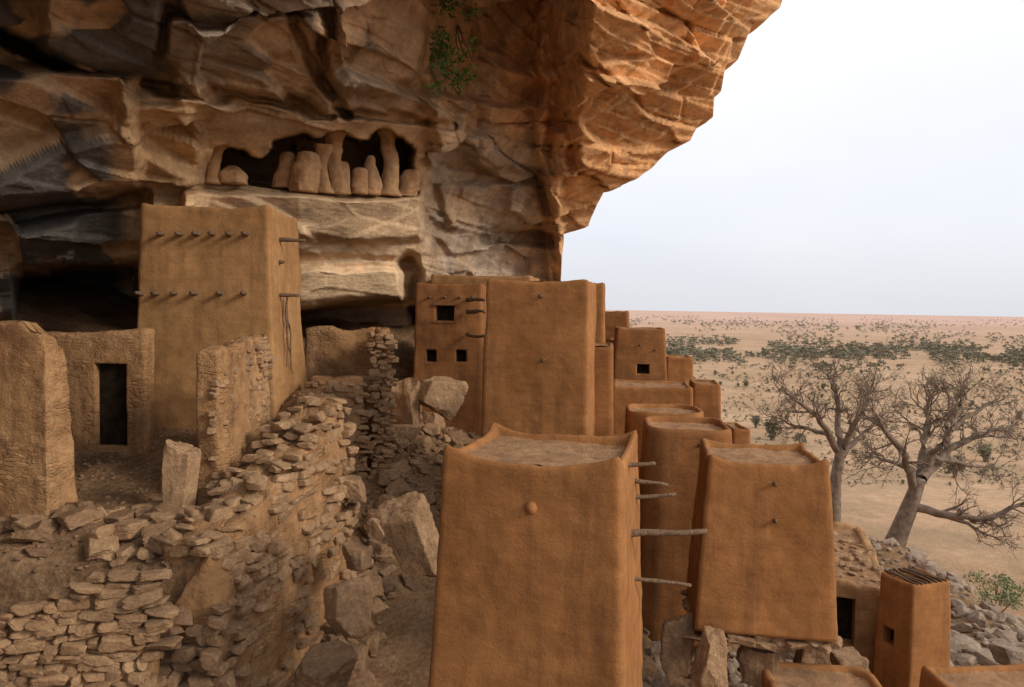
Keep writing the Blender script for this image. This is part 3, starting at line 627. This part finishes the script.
for j in range(3): stonelayer(mb,a0-[0,.22*j,0],b0-[0,.22*j,0],-4.9,lambda s:np.interp(s,[0,.6,1],[P(20,520,12)[2],P(60,530,12)[2],P(80,560,12)[2]])-.28*j,.15,seed=31+j,dep=.3,jit=.1,tl=.2)
mb.build('stones',ROCKD,SWB,False)
# ================================================================= rocks
boulder('tall pale stone slab leaning beside the freestanding rough wall',179,483,12.9,.55,1.5,3,tilt=(0,.16),dep=.4,name='standing_stone')
boulder('big smooth tan slab leaning against the foreground granary in the gully',412,540,12.7,.8,1.5,5,ROCKM,tilt=(.2,-.35),dep=.4)
boulder('upright pale block by the windowed house, leftmost of three pale blocks',406,410,21,.9,1.7,6,ROCKM,tilt=(0,-.2),dep=.6)
boulder('pale tilted slab by the windowed house, rightmost of three pale blocks',440,397,21,1.3,1.0,7,ROCKM,tilt=(0,.4),dep=.7)
boulder('small pale block at the foot of the upright pale block',402,436,19.8,.7,.6,8,ROCKM)
boulder('large rounded boulder at the foot of the long retaining wall',348,605,12.6,.65,.85,9,ROCKM)
boulder('wide dark boulder at the bottom of the gully',325,672,11.6,.8,.55,10,ROCKD)
boulder('squarish block on top of the gully rubble beside the retaining wall',352,488,15.2,.55,.5,11,ROCKM)
boulder('angular brown block in the middle of the gully rubble',357,556,13.8,.5,.45,12,ROCKD)
boulder('orange lit boulder under the square pegged granary',712,662,11.6,.5,.9,13,ROCKM)
boulder('dark upright boulder under the left corner of the square pegged granary',678,645,12.4,.5,1.1,14,ROCKD)
boulder('dark wide boulder under the middle of the square pegged granary',762,668,12.2,.6,.6,15,ROCKD)
boulder('brown boulder under the right corner of the square pegged granary',812,658,12.4,.5,.6,16,ROCKD)
boulder('grey stone at the far right edge of the stony slope',1012,655,20,.8,.5,17,ROCKG)
boulder('broad block right of the square pegged granary footing, below the dark doorway',850,665,13.8,.7,.45,18,ROCKD)
rg=np.random.default_rng(44)
def scatter(nm,label,group,n_,yr,xf,sr,mats,flat=.7,seed0=0):
    for k in range(n_):
        y=rg.uniform(*yr); x=xf(y); s=rg.uniform(*sr)*rg.choice([1,1,.6]); z=H1_(x,y)+s*.15
        V,F=rockv((0,0,0),(s,s*rg.uniform(.6,1),s*flat*rg.uniform(.7,1.1)),seed0+k,4,rg.uniform(0,6),(rg.normal()*.3,rg.normal()*.3),.6,.1)
        o=mk(nm,V,F,mats[k%len(mats)],None,False); o.location=(x,y,z); tag(o,label,'rock',group)
wx_=lambda y: np.interp(y,[11.2,15.3,18],[-4.1,-3.45,-3.2])
scatter('loose_rock','loose angular rock in the rubble of the gully beside the retaining wall','loose rocks in the gully rubble',120,(11.2,18.5),lambda y:wx_(y)+.3+abs(rg.normal())*.36,(.2,.6),[ROCKD,ROCKD,ROCKM],.8,600)
scatter('loose_rock','loose pale rock on the ground between the ruined and windowed houses','loose rocks before the windowed house',60,(18.5,22.5),lambda y:rg.uniform(-3.2,-.9),(.25,.6),[ROCKM,ROCKD],.7,720)
scatter('flat_stone','flat stone lying on the terrace before the doorway wall','flat stones on the terrace',55,(11.1,12.9),lambda y:max(rg.uniform(-8.4,-4.7),-.62*y),(.2,.55),[ROCKM,ROCKD],.5,820)
for k,(a,b,c_,d_,Y) in enumerate(((165,532,245,505,11.9),(150,545,228,522,11.6),(172,520,236,512,12.3))):
    o=P(a,b,Y); root=thing('wooden_pole',['weathered pole lying on the terrace edge, longest of three','weathered pole nearest the dry stone wall on the terrace edge','short weathered pole nearest the leaning stone slab'][k],'pole',o)
    stick('shaft',o,P(c_,d_,Y+.5),.05,root)
def rubble(name,label,spec,mat):
    rx=[]
    for n_,f in spec:
        for k in range(n_): rx.append(f())
    rx=np.array(rx); rz_=H(rx[:,0],rx[:,1]); mb=MB()
    for k,(x,y,s) in enumerate(rx):
        if rz_[k]<-16.3: continue
        V,F=rockv((x,y,rz_[k]+s*.1),(s,s*rg.uniform(.6,1),s*rg.uniform(.4,.75)),k,2,rg.uniform(0,6),(rg.normal()*.3,rg.normal()*.3),.6,0); mb.add(V,F)
    tag(mb.build(name,mat,smooth=False),label,'rubble',kind='stuff')
def f1(): y=rg.uniform(17,44); return (y*rg.uniform(.36,.75),y,rg.choice([rg.uniform(.08,.25),rg.uniform(.25,.6),rg.uniform(.5,1.0)],p=[.62,.3,.08]))
def f2(): y=rg.uniform(10,16); return (rg.uniform(1.6,7),y,rg.uniform(.06,.3))
def f3(): y=rg.uniform(10.8,18.5); return (wx_(y)+abs(rg.normal())*.5,y,rg.uniform(.05,.2))
def f4(): y=rg.uniform(18,23); return (rg.uniform(-3.5,-.8),y,rg.uniform(.05,.2))
def f5(): y=rg.uniform(11,17.5); return (rg.uniform(-9,-4),y,rg.uniform(.02,.1))
rubble('rubble','grey brown rubble strewn over the slope below the village',[(1900,f1),(500,f2)],ROCKG)
rubble('gravel','small brown stones littering the gully and terrace by the ruined walls',[(420,f3),(500,f4),(700,f5)],ROCKD)
# ================================================================= cliff dwellings
def niche(label,px,w,y0,y1,prof,name='cave_granary',Yo=.5):
    Yd=float(D0(np.array([float(px)]),np.array([192.]))[0])-.45+Yo; p0=P(px,y1,Yd);h=P(px,y0,Yd)[2]-p0[2];rad=w/773*Yd/2
    n=40;m=30;V=[]
    for k in range(m+1):
        f=k/m; r=rad*np.interp(f,[a for a,b in prof],[b for a,b in prof])
        for j in range(n):
            a=2*math.pi*j/n; V.append([math.cos(a)*r,math.sin(a)*r,f*h])
    V=np.array(V); q=V*3.2+px; V[:,:2]*=(1+.5*fbm(q,5,px))[:,None]; V[:,0]+=.16*fbm(np.stack([V[:,2]*1.2,0*V[:,2]+px,0*V[:,2]],-1),2,px)
    idx=np.arange((m+1)*n).reshape(m+1,n); j=np.roll(idx,-1,1)
    F=np.stack([idx[:-1],j[:-1],j[1:],idx[1:]],-1).reshape(-1,4).tolist()+[idx[-1].tolist(),idx[0][::-1].tolist()]
    o=mk(name,V,F,PALEMUD); o.location=p0.tolist(); return tag(o,label,'granary' if name=='cave_granary' else 'pillar')
dome=[(0,1.0),(.3,1.05),(.7,.98),(.9,.85),(.97,.7),(1,.5)]; colm=[(0,1.3),(.15,.95),(.5,.8),(.8,.95),(1,1.8)]
niche('low round mud granary at the left end of the cliff cave',236,26,166,184,[(0,1.1),(.5,1),(.9,.6),(1,.3)],Yo=.1)
niche('dim mud granary set back left of the tall domed cave granary',284,18,152,188,dome,Yo=.7)
niche('tall domed mud granary in the cliff cave, widest of them',305,26,152,192,dome,Yo=.2)
niche('slender mud column left of the flared pillar in the cliff cave',322,13,146,193,colm,'mud_pillar',Yo=.2)
niche('flared mud pillar in the middle of the cliff cave reaching its roof',335,18,124,194,colm,'mud_pillar',Yo=.2)
niche('small mud granary in front of the flared pillar',346,12,162,194,dome,Yo=0)
niche('squat mud granary between the flared pillar and leaning cone',358,17,168,194,dome,Yo=.1)
niche('cone shaped mud granary beside the tall right pillar of the cave',372,19,156,195,[(0,1.1),(.5,.9),(.9,.6),(1,.3)],Yo=.1)
niche('tall flared mud pillar at the right of the cliff cave',389,17,124,196,colm,'mud_pillar',Yo=.2)
niche('last mud granary at the right end of the cliff cave',409,20,170,197,dome,Yo=.1)
niche('thick weathered mud pillar at the left mouth of the cliff cave',212,15,142,184,colm,'mud_pillar',Yo=0)
# ================================================================= vegetation
def leaves(mb,c,rad,n,size,seed,flat=1.):
    rg=np.random.default_rng(seed); d=rg.normal(size=(n,3)); d/=np.linalg.norm(d,axis=1,keepdims=True); p=c+d*(rg.random((n,1))**.4)*np.array(rad)
    a=rg.normal(size=(n,3));a/=np.linalg.norm(a,axis=1,keepdims=True);b=np.cross(a,rg.normal(size=(n,3)));b/=np.linalg.norm(b,axis=1,keepdims=True)
    s=size*rg.uniform(.6,1.4,(n,1)); V=np.stack([p-a*s,p-b*s*.5,p+a*s,p+b*s*.5],1).reshape(-1,3); mb.add(V,np.arange(4*n).reshape(n,4))
cp=P(455,45,float(D0(np.array([455.]),np.array([45.]))[0])-1.2)
root=thing('hanging_shrub','green leafy shrub hanging from a crack high on the cliff face','shrub',cp)
mb=MB()
for k in range(16): leaves(mb,cp+np.array([random.uniform(-.5,.6),random.uniform(-.4,.1),random.uniform(-1.2,1.1)]),(.3,.2,.3),40,.07,k)
mb.build('foliage',LEAFG,root,False)
for k in range(5): stick('stem',cp+np.array([0,.8,.8]),cp+np.array([random.uniform(-.5,.5),-.1,random.uniform(-1.2,.9)]),.02,root)
def bare_tree(name,label,base,limbs,Y,seed,trunk,levels=3):
    rg=np.random.default_rng(seed); p0=P(*base,Y); root=thing(name,label,'tree',p0)
    tp=[P(a,b,Y) for a,b,_ in trunk]; pts=[];rd=[]
    for i in range(len(tp)-1):
        for j in range(6): t=j/6; pts.append(tp[i]*(1-t)+tp[i+1]*t); rd.append(trunk[i][2]*(1-t)+trunk[i+1][2]*t)
    pts.append(tp[-1]);rd.append(trunk[-1][2]); V,F=tube(pts,rd,18); V=V+(fbm(V*np.array([2.5,2.5,.9]),4,seed)*.16)[:,None]; mk('trunk',V,F,BARK,root)
    mb=MB()
    def seg(p,d,L,r0,r1,m):
        pts=[p];rr=[r0]
        for k in range(m):
            d=d+rg.normal(size=3)*.22; d[2]+=.05; d/=np.linalg.norm(d); p=p+d*L/m; pts.append(p); rr.append(r0+(r1-r0)*(k+1)/m)
        V,F=tube(pts,rr,5 if r0>.04 else 3,False); mb.add(V,F); return pts,d
    def grow(p,d,L,r,lv):
        pts,dd=seg(p,d,L,r,max(r*.5,.009),4 if lv else 3)
        if lv==0: return
        for k in range(3 if lv>1 else 5):
            i=len(pts)-1 if k==0 else rg.integers(1,len(pts)); nd_=dd+rg.normal(size=3)*.48; nd_/=np.linalg.norm(nd_)
            grow(pts[i],nd_,L*rg.uniform(.6,.82),max(r*.55,.011),lv-1)
    for lm in limbs:
        q=[P(a,b,Y+dy) for a,b,dy in lm['p']]; r0=lm['r']; pts=[];rr=[]; nq=len(q)
        for i in range(nq-1):
            for j in range(4): t=j/4; pts.append(q[i]*(1-t)+q[i+1]*t+rg.normal(size=3)*.06); rr.append(r0*(1-.78*(i+t)/(nq-1)))
        pts.append(q[-1]); rr.append(r0*.2); V,F=tube(pts,rr,8,False); mb.add(V,F)
        for i in range(3,len(pts)):
            for _ in range(1 if rg.random()<.75 else 2):
                d=pts[min(i+1,len(pts)-1)]-pts[i-1]; d/=np.linalg.norm(d); d=d+rg.normal(size=3)*.6; d[2]+=.08; d/=np.linalg.norm(d)
                grow(pts[i],d,lm.get('L',1.4)*rg.uniform(.7,1.15),rr[i]*.36+.016,levels)
    mb.build('branches',BARK,root); return root
bare_tree('baobab_tree','bare baobab with thick leaning trunk, nearer of the two baobabs',(888,560),[
 dict(p=[(915,492,0),(905,455,-1),(885,428,-2),(872,408,-2)],r=.30),dict(p=[(918,488,0),(925,440,1),(928,412,2),(930,394,2)],r=.34),
 dict(p=[(928,465,0),(950,430,-1),(958,408,0),(965,393,0)],r=.28),dict(p=[(920,480,0),(950,448,2),(985,432,3),(1015,425,3)],r=.32),
 dict(p=[(910,505,0),(945,515,-1),(985,520,-2),(1020,505,-2),(1045,500,-2)],r=.30,L=1.1),dict(p=[(945,515,-1),(975,528,-2),(1000,540,-3)],r=.16,L=.9),dict(p=[(915,470,0),(890,462,1),(872,452,1)],r=.2),dict(p=[(930,455,0),(965,465,1),(1000,468,2)],r=.2),dict(p=[(950,430,0),(980,408,1),(1000,398,1)],r=.18)],
 50,11,[(882,574,.95),(891,553,.70),(900,530,.58),(911,503,.5),(920,478,.38)])
bare_tree('baobab_tree','bare baobab with upright trunk, farther and left of the two baobabs',(834,516),[
 dict(p=[(838,452,0),(822,422,-1),(800,402,-2),(784,390,-2)],r=.30),dict(p=[(840,450,0),(838,418,1),(835,392,1),(828,376,1)],r=.32),
 dict(p=[(842,450,0),(856,422,-1),(866,400,0),(872,384,0)],r=.30),dict(p=[(842,455,0),(865,432,2),(882,415,2)],r=.24),dict(p=[(830,435,0),(800,428,2),(775,418,2)],r=.2)],
 60,12,[(832,530,.62),(834,505,.5),(836,475,.44),(841,450,.36)])
def crown(seed,ncl,nl,size):
    mb=MB(); rg=np.random.default_rng(seed)
    for k in range(ncl):
        a=rg.uniform(0,6.28); rr=rg.uniform(0,.5); leaves(mb,np.array([math.cos(a)*rr,math.sin(a)*rr,rg.uniform(.3,.95)-rr*.2]),(.3,.3,.24),nl,size,seed*50+k)
    return mb
prot=[]
for s in range(4):
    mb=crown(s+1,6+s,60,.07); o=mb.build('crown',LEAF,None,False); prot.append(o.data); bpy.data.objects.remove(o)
tm=MB()
for k,(a,b) in enumerate(((0,0),(.3,.2),(-.25,.2),(.1,-.3))):
    V,F=tube([(0,0,-.08),(a*.3,b*.3,.25),(a,b,.7)],[.06,.045,.02],5,False); tm.add(V,F)
o=tm.build('trunk',BARK); TRK=o.data; bpy.data.objects.remove(o)
def ftree(x,y,s,label,group,k):
    z=H1_(x,y); r=bpy.data.objects.new('acacia_tree',None); COL.objects.link(r); r.location=(x,y,z-.05); r.rotation_euler=(0,0,random.uniform(0,6)); r.scale=(s*random.uniform(.8,1.15),s*random.uniform(.8,1.15),s)
    tag(r,label,'tree',group)
    for nm,me in (('crown',prot[k%4]),('trunk',TRK)):
        c=bpy.data.objects.new(nm,me); COL.objects.link(c); c.parent=r
for a,b,s,l in ((772,440,3.0,'green bushy tree left of the upright baobab'),(756,428,2.0,'small green tree at the edge of the rounded granaries'),(800,446,1.6,'olive tree showing below the left limbs of the upright baobab'),
  (955,478,2.6,'olive green tree behind the leaning baobab'),(672,352,4.0,'dark green tree rising right above the windowed mud house'),(985,462,2.2,'greenish tree behind the right limbs of the leaning baobab')):
    d=ray(a,b); p=d*(-17.0/d[2])
    if p[1]>150: p=d*(120/d[1])
    ftree(p[0],p[1],s,l,None,random.randrange(4))
lab='small olive tree scattered over the sandy plain beyond the village'; grp='olive trees scattered over the plain'
cnt=0
while cnt<290:
    px=rg.uniform(650,1060); py=rg.choice([rg.uniform(368,392),rg.uniform(375,420),rg.uniform(390,490)],p=[.36,.4,.24]); d=ray(px,py); p=d*(-17/d[2])
    if p[1]<76 or fbm(np.array([[px/40,py/10,0.]]),3,4)[0]<-.15: continue
    ftree(p[0],p[1],min(1.5,.38*math.exp(abs(rg.normal())*.6))*(1.15 if p[1]>140 else .9),lab,grp,cnt); cnt+=1
mb=MB(); low=crown(9,5,8,.2); LV=np.concatenate(low.V); LF=np.array(low.F); k=0
while k<6800:
    px=rg.uniform(560,1080); u=rg.random()
    if u<.34: py=rg.choice([rg.normal(351,4),rg.normal(355,6)])+.012*(px-800)+2.5*math.sin(px/31.)
    elif u<.56: py=rg.uniform(316,346)
    else: py=rg.uniform(352,485)
    hy=307.5+.0169*(px-512)
    if py<hy+3.5: continue
    if fbm(np.array([[px/34,py/6,0.]]),3,14)[0]<(-.12 if u<.34 else -.18): k+=.3; continue
    k+=1; d=ray(px,py); p=d*(-17/d[2])
    if p[1]<70 or p[1]>4500: continue
    x,y=p[0],p[1]; zz=float(zplain(np.array([x]),np.array([y]))[0])
    s=rg.uniform(.12,.5)*min(1.9,max(.5,y/110)) if u>=.56 else (rg.uniform(.9,2.6) if u<.34 else rg.uniform(1.2,2.6)*(1 if y<800 else 1.6)); a=rg.uniform(0,6.28)
    Rm=np.array([[math.cos(a),-math.sin(a),0],[math.sin(a),math.cos(a),0],[0,0,1]]); mb.add((LV-[0,0,.25])@Rm.T*s+[x,y,zz],LF)
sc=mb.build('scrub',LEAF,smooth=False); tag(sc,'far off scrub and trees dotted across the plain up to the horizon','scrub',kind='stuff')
cp=P(997,600,40); root=thing('bush','pale green rounded bush on the sand at the right edge below the baobab','bush',cp)
mb=MB()
for k in range(26): leaves(mb,cp+np.array([random.uniform(-1.4,1.4),random.uniform(-.9,.9),random.uniform(-.2,1.3)]),(.5,.5,.35),60,.08,k+300)
mb.build('foliage',LEAFP,root,False)
for k in range(8): stick('stem',cp+np.array([0,0,-.9]),cp+np.array([random.uniform(-1,1),random.uniform(-.6,.6),random.uniform(.2,1)]),.03,root)
